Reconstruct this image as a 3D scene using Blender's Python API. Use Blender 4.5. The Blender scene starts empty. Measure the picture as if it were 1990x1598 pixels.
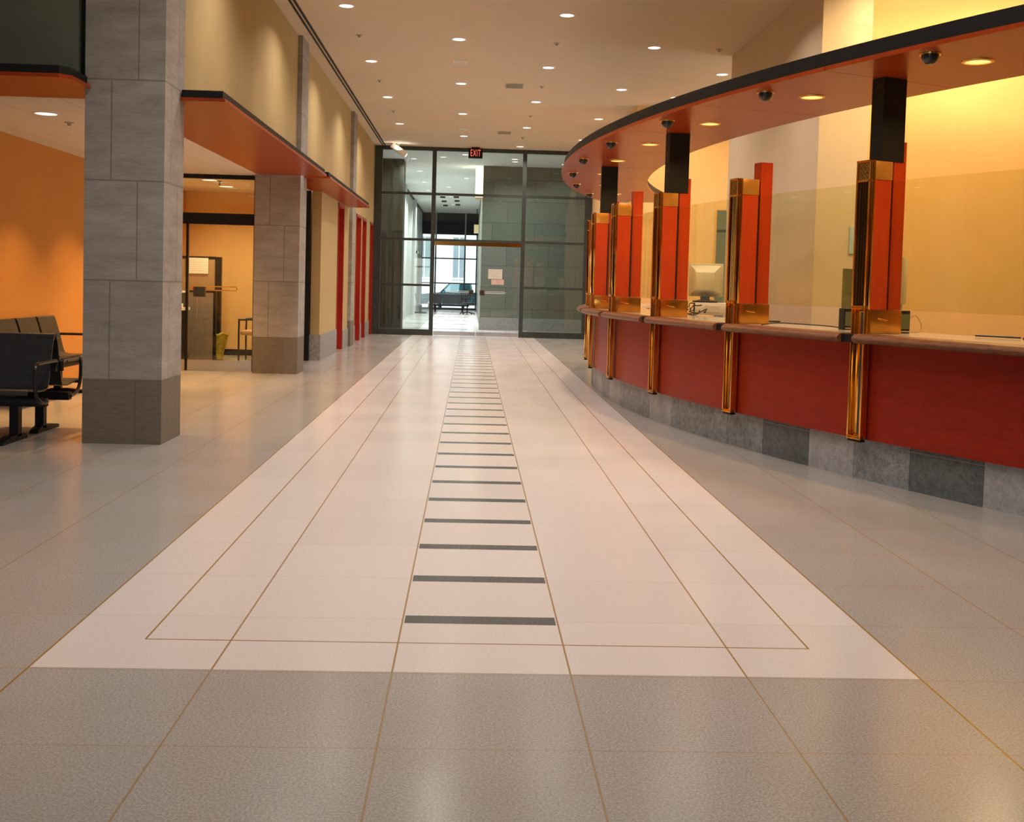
import bpy, bmesh, math, random
from mathutils import Vector, Matrix
random.seed(7)
PI = math.pi
scene = bpy.context.scene
COL = scene.collection

# ------------------------------------------------------------------ camera
FPX, YAW, PITCH, ROLL, CYPX = 2150.0, 0.03776, 0.04564, -0.02718, 650.06
CAM_LOC = Vector((-0.0681, 0.0, 1.333))
cyw, syw, cp, sp, cr, sr = (math.cos(YAW), math.sin(YAW), math.cos(PITCH), math.sin(PITCH), math.cos(ROLL), math.sin(ROLL))
fwd = Vector((syw*cp, cyw*cp, -sp)); rgt = Vector((cyw, -syw, 0)); dwn = fwd.cross(rgt)
r2 = cr*rgt + sr*dwn; d2 = -sr*rgt + cr*dwn
cam = bpy.data.objects.new('camera', bpy.data.cameras.new('camera'))
COL.objects.link(cam)
mw = Matrix.Identity(4)
for i in range(3):
    mw[i][0], mw[i][1], mw[i][2], mw[i][3] = r2[i], -d2[i], -fwd[i], CAM_LOC[i]
cam.matrix_world = mw
cam.data.sensor_fit = 'HORIZONTAL'; cam.data.sensor_width = 36
cam.data.lens = 36*FPX/1990
cam.data.shift_x = 0.0
cam.data.shift_y = -(799-CYPX)/1990
cam.data.clip_start = 0.05; cam.data.clip_end = 400
scene.camera = cam

# ------------------------------------------------------------------ world, exposure
wd = bpy.data.worlds.new('daylight'); scene.world = wd; wd.use_nodes = True
bg = wd.node_tree.nodes['Background']
bg.inputs[0].default_value = (0.92, 0.97, 1.0, 1); bg.inputs[1].default_value = 3.6
vs = scene.view_settings
vs.view_transform = 'Standard'; vs.look = 'None'; vs.gamma = 1; vs.use_curve_mapping = False
vs.exposure = 0.0
scene.cycles.max_bounces = 8; scene.cycles.transparent_max_bounces = 16
scene.cycles.sample_clamp_indirect = 3; scene.cycles.sample_clamp_direct = 5
scene.cycles.use_denoising = True
W_HALL, W_CANOPY, W_STAFF, W_ALCOVE, W_OFFICE, W_WASH, W_FAR = 23, 9, 33, 23, 27, 42, 115
C_HALL, C_CANOPY, C_STAFF = (1, .90, .81), (1, .62, .26), (1, .71, .37)
C_ALCOVE, C_OFFICE, C_WASH, C_FAR = (1, .55, .17), (1, .81, .43), (1, .80, .52), (.90, .97, 1)

# ------------------------------------------------------------------ materials
def newmat(name):
    m = bpy.data.materials.new(name); m.use_nodes = True
    nt = m.node_tree
    return m, nt, nt.nodes['Principled BSDF']

class NG:
    """small node-graph helper"""
    def __init__(s, nt): s.nt = nt
    def n(s, t): return s.nt.nodes.new(t)
    def put(s, sock, v):
        if hasattr(v, 'is_output'): s.nt.links.new(v, sock)
        else: sock.default_value = v
    def m(s, op, a, b=0.0, c=0.0):
        x = s.n('ShaderNodeMath'); x.operation = op
        s.put(x.inputs[0], a); s.put(x.inputs[1], b); s.put(x.inputs[2], c)
        return x.outputs[0]
    def mix(s, f, a, b):
        x = s.n('ShaderNodeMix'); x.data_type = 'RGBA'
        s.put(x.inputs[0], f); s.put(x.inputs[6], a); s.put(x.inputs[7], b)
        return x.outputs[2]
    def coord(s): return s.n('ShaderNodeTexCoord').outputs['Object']
    def xyz(s, v):
        x = s.n('ShaderNodeSeparateXYZ'); s.put(x.inputs[0], v); return x.outputs
    def noise(s, v, scale, detail=3, stretch=None, rough=.55):
        if stretch:
            mp = s.n('ShaderNodeMapping'); s.put(mp.inputs[0], v); mp.inputs['Scale'].default_value = stretch; v = mp.outputs[0]
        x = s.n('ShaderNodeTexNoise'); s.put(x.inputs['Vector'], v)
        x.inputs['Scale'].default_value = scale; x.inputs['Detail'].default_value = detail; x.inputs['Roughness'].default_value = rough
        return x.outputs[0]
    def ramp(s, f, p0, p1):
        x = s.n('ShaderNodeMapRange'); s.put(x.inputs[0], f)
        x.inputs[1].default_value = p0; x.inputs[2].default_value = p1
        return x.outputs[0]
    def white(s, v):
        x = s.n('ShaderNodeTexWhiteNoise'); x.noise_dimensions = '2D'; s.put(x.inputs[0], v); return x.outputs[0]

def c4(c, k=1.0): return (min(c[0]*k, 1), min(c[1]*k, 1), min(c[2]*k, 1), 1)

def simple(name, col, rough=.5, metal=0.0, var=.12, scale=6.0, stretch=None, spec=.5, bump=0.0):
    m, nt, b = newmat(name); g = NG(nt)
    f = g.ramp(g.noise(g.coord(), scale, 4, stretch), .3, .7)
    nt.links.new(g.mix(f, c4(col, 1-var), c4(col, 1+var)), b.inputs['Base Color'])
    b.inputs['Roughness'].default_value = rough; b.inputs['Metallic'].default_value = metal
    b.inputs['Specular IOR Level'].default_value = spec
    if bump:
        bn = g.n('ShaderNodeBump'); bn.inputs['Strength'].default_value = bump; bn.inputs['Distance'].default_value = .01
        nt.links.new(f, bn.inputs['Height']); nt.links.new(bn.outputs[0], b.inputs['Normal'])
    return m

def emit(name, col, strength):
    m, nt, b = newmat(name)
    b.inputs['Base Color'].default_value = (.8, .8, .8, 1)
    b.inputs['Emission Color'].default_value = c4(col); b.inputs['Emission Strength'].default_value = strength
    m.cycles.emission_sampling = 'NONE'
    return m

def glass(name, tint, ior=1.5, rough=0.0, extra=0.0):
    """architectural glass: tinted straight-through pane with a Fresnel reflection"""
    m, nt, b = newmat(name); nt.nodes.remove(b); g = NG(nt)
    out = nt.nodes['Material Output']
    tr = g.n('ShaderNodeBsdfTransparent'); tr.inputs[0].default_value = c4(tint)
    gl = g.n('ShaderNodeBsdfGlossy'); gl.inputs['Roughness'].default_value = rough; gl.inputs[0].default_value = (1, 1, 1, 1)
    lw = g.n('ShaderNodeLayerWeight'); lw.inputs[0].default_value = .5      # Schlick, the same from both faces of the pane
    f0 = ((ior-1)/(ior+1))**2*.9
    fr = g.m('ADD', f0, g.m('MULTIPLY', g.m('POWER', lw.outputs['Facing'], 5.0), .8*(1-f0)))
    mx = g.n('ShaderNodeMixShader')
    nt.links.new(g.m('ADD', fr, extra), mx.inputs[0])
    nt.links.new(tr.outputs[0], mx.inputs[1]); nt.links.new(gl.outputs[0], mx.inputs[2]); nt.links.new(mx.outputs[0], out.inputs[0])
    return m

T, TY, Y0 = 0.6102, 0.6066, 4.32          # floor module
def floor_mat():
    m, nt, b = newmat('terrazzo_floor'); g = NG(nt)
    P = g.coord(); x, y, z = g.xyz(P)
    ax = g.m('ABSOLUTE', x)
    fx = g.m('FRACT', g.m('DIVIDE', x, T))
    dx = g.m('MULTIPLY', g.m('ABSOLUTE', g.m('SUBTRACT', fx, .5)), T)
    fy = g.m('FRACT', g.m('ADD', g.m('DIVIDE', g.m('SUBTRACT', y, Y0), TY), .5))
    dy = g.m('MULTIPLY', g.m('ABSOLUTE', g.m('SUBTRACT', fy, .5)), TY)
    run = g.m('MULTIPLY', g.m('LESS_THAN', ax, 2.5*T), g.m('GREATER_THAN', y, 3.728))
    lx = g.m('LESS_THAN', dx, .0034)
    ly = g.m('LESS_THAN', dy, .0022)
    ins = g.m('MULTIPLY', g.m('LESS_THAN', g.m('ABSOLUTE', g.m('SUBTRACT', ax, 1.225)), .0036), g.m('GREATER_THAN', y, 4.034))
    ins2 = g.m('MULTIPLY', g.m('LESS_THAN', g.m('ABSOLUTE', g.m('SUBTRACT', y, 4.034)), .0045), g.m('LESS_THAN', ax, 1.2286))
    brd = g.m('MULTIPLY', g.m('LESS_THAN', g.m('ABSOLUTE', g.m('SUBTRACT', ax, 2.5*T)), .0040), g.m('GREATER_THAN', y, -50))
    bar = g.m('MULTIPLY', g.m('MULTIPLY', g.m('LESS_THAN', ax, .297), g.m('LESS_THAN', dy, .050)), g.m('GREATER_THAN', y, 4.1))
    sp1 = g.noise(P, 130, 2); sp2 = g.noise(P, 420, 1); cl = g.noise(P, 1.1, 3); wear = g.noise(P, 2.2, 4, (1, .35, 1))
    spk = g.ramp(g.m('ADD', g.m('MULTIPLY', sp1, .6), g.m('MULTIPLY', sp2, .4)), .36, .64)
    cell = g.n('ShaderNodeCombineXYZ')
    g.put(cell.inputs[0], g.m('FLOOR', g.m('ADD', g.m('DIVIDE', x, T), .5))); g.put(cell.inputs[1], g.m('FLOOR', g.m('DIVIDE', g.m('SUBTRACT', y, Y0), TY)))
    tv = g.white(cell.outputs[0])
    grey = g.mix(spk, (.275, .258, .245, 1), (.51, .488, .47, 1))
    grey = g.mix(g.m('MULTIPLY', g.ramp(cl, .35, .7), .28), grey, (.30, .255, .19, 1))
    pink = g.mix(spk, (.66, .595, .578, 1), (.79, .735, .728, 1))
    pink = g.mix(g.m('MULTIPLY', g.ramp(wear, .45, .75), .25), pink, (.66, .56, .47, 1))
    c = g.mix(run, grey, pink)
    c = g.mix(g.m('MULTIPLY', tv, .09), c, (.30, .26, .22, 1))
    c = g.mix(g.m('MULTIPLY', ly, g.m('SUBTRACT', .75, g.m('MULTIPLY', run, .40))), c, (.36, .24, .13, 1))
    c = g.mix(g.m('MULTIPLY', lx, g.m('ADD', .7, g.m('MULTIPLY', run, .25))), c, (.33, .20, .07, 1))
    brass = g.m('MINIMUM', g.m('ADD', g.m('ADD', ins, ins2), brd), 1.0)
    c = g.mix(brass, c, (.30, .17, .045, 1))
    barc = g.mix(spk, (.045, .055, .062, 1), (.14, .16, .17, 1))
    c = g.mix(bar, c, barc)
    band = g.m('LESS_THAN', g.m('FRACT', g.m('DIVIDE', g.m('SUBTRACT', y, 31.36), 3.66)), .10)
    band = g.m('MULTIPLY', g.m('MULTIPLY', band, g.m('GREATER_THAN', y, 31)), g.m('LESS_THAN', g.m('ABSOLUTE', g.m('ADD', x, 1.15)), 1.0))
    c = g.mix(band, c, barc)
    nt.links.new(c, b.inputs['Base Color'])
    r = g.m('ADD', .17, g.m('MULTIPLY', g.ramp(wear, .3, .75), .08))
    nt.links.new(r, b.inputs['Roughness'])
    b.inputs['Specular IOR Level'].default_value = .28
    return m

def stone_mat(name, c0, c1, dark, z0=.503, hc=.773, w=.61, streak=True, rough=.75, rnd=.1):
    """coursed slabs on a square pillar: joints from object coordinates"""
    m, nt, b = newmat(name); g = NG(nt)
    P = g.coord(); x, y, z = g.xyz(P)
    nrm = g.n('ShaderNodeTexCoord').outputs['Normal']; nx, ny, nz = g.xyz(nrm)
    side = g.m('GREATER_THAN', g.m('ABSOLUTE', nx), .5)
    u = g.m('ADD', g.m('MULTIPLY', g.m('DIVIDE', x, w), g.m('SUBTRACT', 1, side)), g.m('MULTIPLY', g.m('DIVIDE', y, w), side))
    u = g.m('ADD', u, .5)
    k = g.m('DIVIDE', g.m('SUBTRACT', z, z0), hc)
    kf = g.m('FLOOR', k); kr = g.m('SUBTRACT', k, kf)
    dz = g.m('MULTIPLY', g.m('MINIMUM', kr, g.m('SUBTRACT', 1, kr)), hc)
    par = g.m('MODULO', g.m('ADD', kf, 10), 2)
    vj = g.m('ADD', .667, g.m('MULTIPLY', par, -.333))     # base course 1/3 .. alternate
    vj = g.m('SUBTRACT', 1, vj)
    dv = g.m('MULTIPLY', g.m('ABSOLUTE', g.m('SUBTRACT', u, vj)), w)
    low = g.m('LESS_THAN', k, 0)
    skip = g.m('MULTIPLY', low, side)
    jt = g.m('MAXIMUM', g.m('LESS_THAN', dz, .006), g.m('MULTIPLY', g.m('LESS_THAN', dv, .0055), g.m('SUBTRACT', 1, skip)))
    n1 = g.noise(P, 2.6, 6, (1, 1, 3.5), .62); n2 = g.noise(P, 26, 5, (.5, .5, 4), .75)
    f = g.ramp(g.m('ADD', g.m('MULTIPLY', n1, .6), g.m('MULTIPLY', n2, .4)), .35, .65)
    cell = g.n('ShaderNodeCombineXYZ'); g.put(cell.inputs[0], g.m('GREATER_THAN', u, vj)); g.put(cell.inputs[1], g.m('ADD', kf, g.m('MULTIPLY', side, 17)))
    tv = g.white(cell.outputs[0])
    c = g.mix(f, c4(c0), c4(c1))
    bs = g.mix(g.ramp(n2, .3, .7), c4(dark, .72), c4(dark, 1.2))
    c = g.mix(low, c, bs)
    c = g.mix(g.m('MULTIPLY', tv, rnd), c, (.12, .10, .085, 1))
    c = g.mix(g.m('MULTIPLY', jt, .6), c, c4(c0, .45))
    nt.links.new(c, b.inputs['Base Color']); b.inputs['Roughness'].default_value = rough
    bn = g.n('ShaderNodeBump'); bn.inputs['Strength'].default_value = .25; bn.inputs['Distance'].default_value = .004
    nt.links.new(g.m('SUBTRACT', n2, jt), bn.inputs['Height']); nt.links.new(bn.outputs[0], b.inputs['Normal'])
    return m

def ashlar_mat(name, c0, c1):
    m, nt, b = newmat(name); g = NG(nt)
    P = g.coord(); x, y, z = g.xyz(P)
    cv = g.n('ShaderNodeCombineXYZ'); g.put(cv.inputs[0], g.m('ADD', x, y)); g.put(cv.inputs[1], z)
    br = g.n('ShaderNodeTexBrick'); g.put(br.inputs['Vector'], cv.outputs[0])
    br.inputs['Scale'].default_value = 1; br.inputs['Brick Width'].default_value = 1.2; br.inputs['Row Height'].default_value = .61
    br.inputs['Mortar Size'].default_value = .006; br.offset = .35
    br.inputs['Color1'].default_value = c4(c0); br.inputs['Color2'].default_value = c4(c1); br.inputs['Mortar'].default_value = c4(c0, .45)
    n = g.noise(P, 9, 5, (1, 1, 4), .65)
    c = g.mix(g.m('MULTIPLY', g.ramp(n, .3, .7), .35), br.outputs[0], c4(c0, .55))
    nt.links.new(c, b.inputs['Base Color']); b.inputs['Roughness'].default_value = .7
    return m

def granite_mat(name, c0, c1):
    """one slab of flamed granite with a thin chiselled line near its top edge"""
    m, nt, b = newmat(name); g = NG(nt); P = g.coord(); x, y, z = g.xyz(P)
    n = g.noise(P, 20, 6, None, .72); n2 = g.noise(P, 110, 2); n3 = g.noise(P, 4, 3)
    f = g.ramp(g.m('ADD', g.m('ADD', g.m('MULTIPLY', n, .5), g.m('MULTIPLY', n2, .3)), g.m('MULTIPLY', n3, .2)), .40, .60)
    c = g.mix(f, c4(c0), c4(c1))
    ln = g.m('LESS_THAN', g.m('ABSOLUTE', g.m('SUBTRACT', z, .266)), .0028)
    c = g.mix(g.m('MULTIPLY', ln, .6), c, (.40, .41, .42, 1))
    nt.links.new(c, b.inputs['Base Color']); b.inputs['Roughness'].default_value = .5
    return m

def tile_ceiling_mat():
    m, nt, b = newmat('acoustic_tile'); g = NG(nt)
    P = g.coord(); x, y, z = g.xyz(P)
    def ln(v, off): return g.m('LESS_THAN', g.m('ABSOLUTE', g.m('SUBTRACT', g.m('FRACT', g.m('DIVIDE', g.m('ADD', v, off), .61)), .5)), .009)
    jt = g.m('MAXIMUM', ln(x, .1), ln(y, .2))
    n = g.noise(P, 60, 2)
    c = g.mix(g.ramp(n, .3, .7), (.72, .66, .56, 1), (.80, .74, .64, 1))
    c = g.mix(g.m('MULTIPLY', jt, .45), c, (.35, .30, .24, 1))
    nt.links.new(c, b.inputs['Base Color']); b.inputs['Roughness'].default_value = .9
    return m

def wood_mat(name, c0, c1, stretch, rough=.35, scale=5, spec=.4):
    m, nt, b = newmat(name); g = NG(nt); P = g.coord()
    n = g.noise(P, scale, 6, stretch, .6); n2 = g.noise(P, 1.2, 2)
    f = g.ramp(g.m('ADD', g.m('MULTIPLY', n, .75), g.m('MULTIPLY', n2, .25)), .3, .7)
    nt.links.new(g.mix(f, c4(c0), c4(c1)), b.inputs['Base Color']); b.inputs['Roughness'].default_value = rough
    b.inputs['Specular IOR Level'].default_value = spec
    return m

def perf_mat(name, col):
    """perforated sheet metal: fine grid of darker holes"""
    m, nt, b = newmat(name); g = NG(nt); x, y, z = g.xyz(g.coord())
    def hole(v): return g.m('ABSOLUTE', g.m('SUBTRACT', g.m('FRACT', g.m('DIVIDE', v, .012)), .5))
    h = g.m('LESS_THAN', g.m('MAXIMUM', hole(x), hole(z)), .22)
    nt.links.new(g.mix(h, c4(col), c4(col, .6)), b.inputs['Base Color'])
    b.inputs['Roughness'].default_value = .36; b.inputs['Specular IOR Level'].default_value = .6
    return m

def paper_mat(name, col=(.8, .78, .72), rows=9.0, size=.3):
    m, nt, b = newmat(name); g = NG(nt); P = g.coord(); x, y, z = g.xyz(P)
    r = g.m('FRACT', g.m('MULTIPLY', g.m('DIVIDE', z, size), rows))
    wd_ = g.noise(P, 40, 1, (1, 1, 8))
    f = g.m('MULTIPLY', g.m('MULTIPLY', g.m('LESS_THAN', r, .42), g.m('GREATER_THAN', wd_, .46)), .35)
    nt.links.new(g.mix(f, c4(col), (.25, .22, .2, 1)), b.inputs['Base Color']); b.inputs['Roughness'].default_value = .8
    return m

M = dict(
    floor=floor_mat(),
    pillar=stone_mat('travertine', (.27, .25, .22), (.44, .41, .37), (.20, .165, .125)),
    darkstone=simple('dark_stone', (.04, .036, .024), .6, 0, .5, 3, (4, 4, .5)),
    ashlar=ashlar_mat('limestone_ashlar', (.145, .155, .12), (.195, .20, .16)),
    kickstone=simple('grey_kick_stone', (.30, .29, .28), .6, 0, .3, 30),
    slabdark=granite_mat('dark_granite', (.065, .078, .080), (.155, .172, .178)), slabmid=granite_mat('mid_granite', (.13, .145, .15), (.35, .365, .375)), slablight=granite_mat('light_granite', (.26, .265, .275), (.44, .44, .45)),
    ceiling=simple('ceiling_plaster', (.66, .555, .41), .9, 0, .02, 2),
    lobbyceiling=simple('lobby_ceiling_plaster', (.82, .84, .85), .9, 0, .02, 2),
    cream=simple('cream_plaster', (.47, .345, .155), .9, 0, .03, 2),
    orangewall=simple('apricot_plaster', (.60, .275, .07), .9, 0, .03, 2),
    yellow=simple('yellow_plaster', (.80, .50, .21), .9, 0, .03, 2),
    peach=simple('pale_peach_plaster', (.70, .56, .38), .9, 0, .03, 2),
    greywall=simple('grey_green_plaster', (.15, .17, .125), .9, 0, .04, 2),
    palegrey=simple('pale_grey_plaster', (.55, .55, .55), .85, 0, .04, 2),
    tile=tile_ceiling_mat(),
    black=simple('black_metal', (.008, .008, .009), .5, 0, .2, 9, None, .25),
    column=simple('black_column_paint', (.012, .012, .008), .5, 0, .2, 9, None, .3),
    frame=simple('charcoal_frame', (.050, .060, .058), .45, 0, .15, 9, None, .35),
    seatmetal=perf_mat('black_perforated_steel', (.030, .034, .040)),
    gloss=simple('black_tube', (.02, .02, .02), .25, 0, .1, 9),
    soffit=wood_mat('cherry_veneer', (.29, .034, .003), (.39, .055, .006), (.35, 4, 1), .30, 5, .3),
    panel=wood_mat('red_stained_panel', (.24, .013, .004), (.33, .021, .006), (1, 1, 6), .36, 5, .2),
    fin=wood_mat('vermilion_panel', (.50, .042, .003), (.62, .064, .005), (6, 6, .6), .40),
    reddoor=wood_mat('red_door_paint', (.32, .018, .010), (.42, .028, .014), (3, 3, .5), .4),
    maple=simple('gold_cap', (.78, .36, .06), .30, .55, .08, 4),
    brass=simple('polished_brass', (.82, .44, .09), .14, 1, .06, 5),
    brassdark=simple('antique_brass', (.36, .19, .045), .25, 1, .45, 160, None, .5, .5),
    bronze=simple('dark_bronze', (.34, .17, .04), .2, 1, .08, 5), brassbox=simple('satin_brass', (.72, .33, .06), .24, .95, .12, 5),
    top=simple('granite_worktop', (.50, .44, .36), .14, 0, .25, 160),
    edge=wood_mat('mahogany_edge', (.12, .042, .016), (.25, .10, .042), (2, 2, 14), .40, 5, .22),
    trimring=simple('white_trim', (.8, .75, .68), .5, 0, .02, 5),
    goldring=simple('gold_trim', (.85, .55, .16), .25, 1, .05, 5),
    steel=simple('brushed_steel', (.62, .62, .62), .22, 1, .06, 3),
    beige=simple('beige_plastic', (.70, .64, .48), .5, 0, .04, 5),
    beige2=simple('cream_plastic', (.78, .72, .58), .5, 0, .04, 5),
    darkplastic=simple('dark_plastic', (.03, .03, .03), .4, 0, .1, 9),
    ventgrey=simple('vent_grey', (.42, .39, .32), .7, 0, .1, 9),
    white=simple('white_paint', (.82, .80, .76), .6, 0, .03, 5),
    paper=paper_mat('printed_paper'), paperpink=simple('pink_paper', (.75, .55, .5), .8),
    paperblue=simple('pale_blue_paper', (.48, .60, .62), .8),
    redlabel=simple('red_label', (.6, .02, .02), .6),
    partition=wood_mat('brown_partition', (.30, .18, .09), (.42, .27, .14), (8, 8, .5), .7),
    partition2=simple('grey_brown_panel', (.26, .20, .16), .7, 0, .15, 30),
    bag=simple('yellow_plastic_bag', (.50, .42, .05), .35, 0, .35, 14, None, .5, .8),
    tan=simple('tan_fabric', (.50, .30, .14), .85, 0, .1, 30),
    greenthing=simple('dull_green_plastic', (.17, .20, .10), .5),
    cable=simple('dark_cable', (.03, .025, .02), .5), goldcable=simple('pale_cable', (.6, .42, .2), .45),
    carpaint=simple('teal_car_paint', (.03, .10, .13), .18, .3, .1, 3), tyre=simple('tyre', (.015, .015, .015), .8),
    carglass=glass('car_window_glass', (.75, .85, .88), 1.5), chrome=simple('chrome', (.8, .8, .8), .1, 1),
    facade=simple('white_facade', (.86, .87, .86), .9, 0, .03, 1), facadewin=simple('facade_window', (.28, .36, .40), .2, 0, .1, 2),
    road=simple('asphalt', (.30, .31, .32), .9, 0, .15, 8), blind=simple('dark_blind', (.035, .036, .036), .8, 0, .1, 6),
    brown=simple('brown_recess', (.30, .24, .15), .8, 0, .1, 4),
    screen=glass('screen_glass', (.935, .94, .81), 1.45), clear=glass('door_glass', (.97, .98, .96), 1.5),
    endglass=glass('entrance_glass', (.88, .92, .87), 1.52), outglass=glass('window_glass', (.95, .97, .97), 1.5),
    lampwhite=emit('lamp_white', (1, .94, .86), 2), lampamber=emit('lamp_amber', (1, .62, .14), 1.2), lampfar=emit('lamp_far', (1, .98, .95), 2),
    lampoffice=emit('lamp_office', (1, .85, .55), 2), exitred=emit('exit_red', (1, .03, .02), 1.3), glowbox=emit('glow_box', (1, .86, .55), 3.0),
    yellowsign=emit('amber_sign', (1, .70, .22), .55), tail=simple('red_tail_lamp', (.6, .02, .03), .3),
)

# ------------------------------------------------------------------ geometry helpers
class MB:
    def __init__(s): s.v, s.f = [], []
    def add(s, vs_, fs):
        o = len(s.v); s.v += [tuple(p) for p in vs_]; s.f += [tuple(i+o for i in f) for f in fs]; return s
    def box(s, x0, x1, y0, y1, z0, z1):
        return s.add([(x0,y0,z0),(x1,y0,z0),(x1,y1,z0),(x0,y1,z0),(x0,y0,z1),(x1,y0,z1),(x1,y1,z1),(x0,y1,z1)],
                     [(0,3,2,1),(4,5,6,7),(0,1,5,4),(1,2,6,5),(2,3,7,6),(3,0,4,7)])
    def prism(s, poly, z0, z1):
        n = len(poly); a = sum(poly[i][0]*poly[(i+1)%n][1]-poly[(i+1)%n][0]*poly[i][1] for i in range(n))
        if a < 0: poly = poly[::-1]
        return s.add([(p[0],p[1],z0) for p in poly]+[(p[0],p[1],z1) for p in poly],
                     [tuple(range(n))[::-1], tuple(range(n,2*n))]+[(i,(i+1)%n,n+(i+1)%n,n+i) for i in range(n)])
    def sweep(s, prof, axis, a, b):
        """extrude a closed (u,w) outline: axis 'x' -> points (.,u,w); axis 'y' -> points (u,.,w)"""
        n = len(prof); mk = (lambda t,p:(t,p[0],p[1])) if axis=='x' else (lambda t,p:(p[0],t,p[1]))
        return s.add([mk(a,p) for p in prof]+[mk(b,p) for p in prof],
                     [tuple(range(n)), tuple(range(n,2*n))[::-1]]+[(i,n+i,n+(i+1)%n,(i+1)%n) for i in range(n)])
    def arc(s, R0, R1, t0, t1, z0, z1, n=24, c=(0,0)):
        vs_, fs = [], []
        for i in range(n+1):
            t = math.radians(t0+(t1-t0)*i/n); cc, ss = math.cos(t), math.sin(t)
            for R, z in ((R0,z0),(R1,z0),(R1,z1),(R0,z1)): vs_.append((c[0]+R*cc, c[1]+R*ss, z))
        for i in range(n):
            a = 4*i
            for j in range(4): fs.append((a+j, a+(j+1)%4, a+4+(j+1)%4, a+4+j))
        fs += [(3,2,1,0), (4*n,4*n+1,4*n+2,4*n+3)]
        return s.add(vs_, fs)
    def arcprof(s, prof, t0, t1, n=24, c=(0,0)):
        vs_, fs, k = [], [], len(prof)
        for i in range(n+1):
            t = math.radians(t0+(t1-t0)*i/n)
            for R, z in prof: vs_.append((c[0]+R*math.cos(t), c[1]+R*math.sin(t), z))
        for i in range(n):
            for j in range(k): fs.append((k*i+j, k*i+(j+1)%k, k*(i+1)+(j+1)%k, k*(i+1)+j))
        fs += [tuple(range(k))[::-1], tuple(range(k*n,k*n+k))]
        return s.add(vs_, fs)
    def lathe(s, prof, n=24, c=(0,0,0), axis='z', closed=False):
        vs_, fs, k = [], [], len(prof)
        for i in range(n):
            t = 2*PI*i/n
            for r, h in prof:
                x, y = r*math.cos(t), r*math.sin(t)
                p = (x,y,h) if axis=='z' else ((x,h,y) if axis=='y' else (h,x,y))
                vs_.append((p[0]+c[0], p[1]+c[1], p[2]+c[2]))
        for i in range(n):
            j = (i+1)%n
            for q in range(k if closed else k-1): fs.append((k*i+q, k*j+q, k*j+(q+1)%k, k*i+(q+1)%k))
        if not closed:
            if prof[0][0] > 1e-6: fs.append(tuple(k*i for i in range(n))[::-1])
            if prof[-1][0] > 1e-6: fs.append(tuple(k*i+k-1 for i in range(n)))
        return s.add(vs_, fs)
    def tube(s, pts, r, n=8):
        pts = [Vector(p) for p in pts]; rings = []; up = Vector((0,0,1)); prev = None
        for i, p in enumerate(pts):
            d = (pts[min(i+1,len(pts)-1)]-pts[max(i-1,0)]).normalized()
            if prev is None: a = d.cross(up if abs(d.z) < .9 else Vector((1,0,0))).normalized()
            else: a = (prev-d*prev.dot(d)).normalized()
            prev = a; b_ = d.cross(a)
            rings.append([p+(a*math.cos(2*PI*k/n)+b_*math.sin(2*PI*k/n))*r for k in range(n)])
        fs = []
        for i in range(len(pts)-1):
            for k in range(n): fs.append((i*n+k, i*n+(k+1)%n, (i+1)*n+(k+1)%n, (i+1)*n+k))
        fs += [tuple(range(n))[::-1], tuple(range((len(pts)-1)*n, len(pts)*n))]
        return s.add([q for r_ in rings for q in r_], fs)
    def build(s, name, mat, parent=None, bevel=0.0):
        me = bpy.data.meshes.new(name); me.from_pydata(s.v, [], s.f)
        bm = bmesh.new(); bm.from_mesh(me); bmesh.ops.remove_doubles(bm, verts=bm.verts, dist=1e-5)
        if bevel:
            bmesh.ops.bevel(bm, geom=[e for e in bm.edges if e.is_manifold and e.calc_face_angle(0) > .6], offset=bevel, segments=2, profile=.5, affect='EDGES')
        bmesh.ops.recalc_face_normals(bm, faces=bm.faces)
        bm.to_mesh(me); bm.free()
        for p in me.polygons: p.use_smooth = True
        me.set_sharp_from_angle(angle=math.radians(35))
        me.materials.append(M[mat] if isinstance(mat, str) else mat)
        o = bpy.data.objects.new(name, me); COL.objects.link(o)
        if parent: o.parent = parent
        return o

def bezier(pts, n=6):
    """rounded polyline through points (Catmull-Rom)"""
    P = [Vector(p) for p in pts]; out = []
    for i in range(len(P)-1):
        p0, p1, p2_, p3 = P[max(i-1,0)], P[i], P[i+1], P[min(i+2,len(P)-1)]
        for k in range(n):
            t = k/n
            out.append(.5*((2*p1)+(-p0+p2_)*t+(2*p0-5*p1+4*p2_-p3)*t*t+(-p0+3*p1-3*p2_+p3)*t**3))
    return out+[P[-1]]

def tag(o, label, cat, group=None):
    o['label'] = label; o['category'] = cat
    if group: o['group'] = group
    return o
def thing(name, label, cat, loc=(0,0,0), rz=0, group=None):
    o = bpy.data.objects.new(name, None); COL.objects.link(o); o.empty_display_size = .1
    o.location = loc; o.rotation_euler = (0,0,rz)
    return tag(o, label, cat, group)
def struct(o, label=None):
    o['kind'] = 'structure'
    if label: o['label'] = label
    return o
KIDS = {}
def kids(o): return [c for c in COL.objects if c.parent == o]
def copy_tree(o, parent=None):
    c = o.copy(); COL.objects.link(c)
    if parent: c.parent = parent
    for ch in kids(o): copy_tree(ch, c)
    return c
def area_light(parent, name, power, color, size, z=-.03, spread=150, shape='DISK'):
    L = bpy.data.lights.new(name, 'AREA'); L.shape = shape; L.size = size; L.energy = power; L.color = color; L.spread = math.radians(spread)
    o = bpy.data.objects.new(name, L); COL.objects.link(o); o.location = (0,0,z); o.parent = parent
    return o
ORD = ['nearest', 'second', 'third', 'fourth', 'fifth', 'sixth', 'seventh', 'eighth', 'ninth', 'tenth']

ZC, ZS = 4.65, 2.742                      # hall ceiling, soffit / alcove ceiling
YE = 27.55                                # entrance glazing
C0 = (17.2, 13.8)                         # centre of the curved counter

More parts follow.
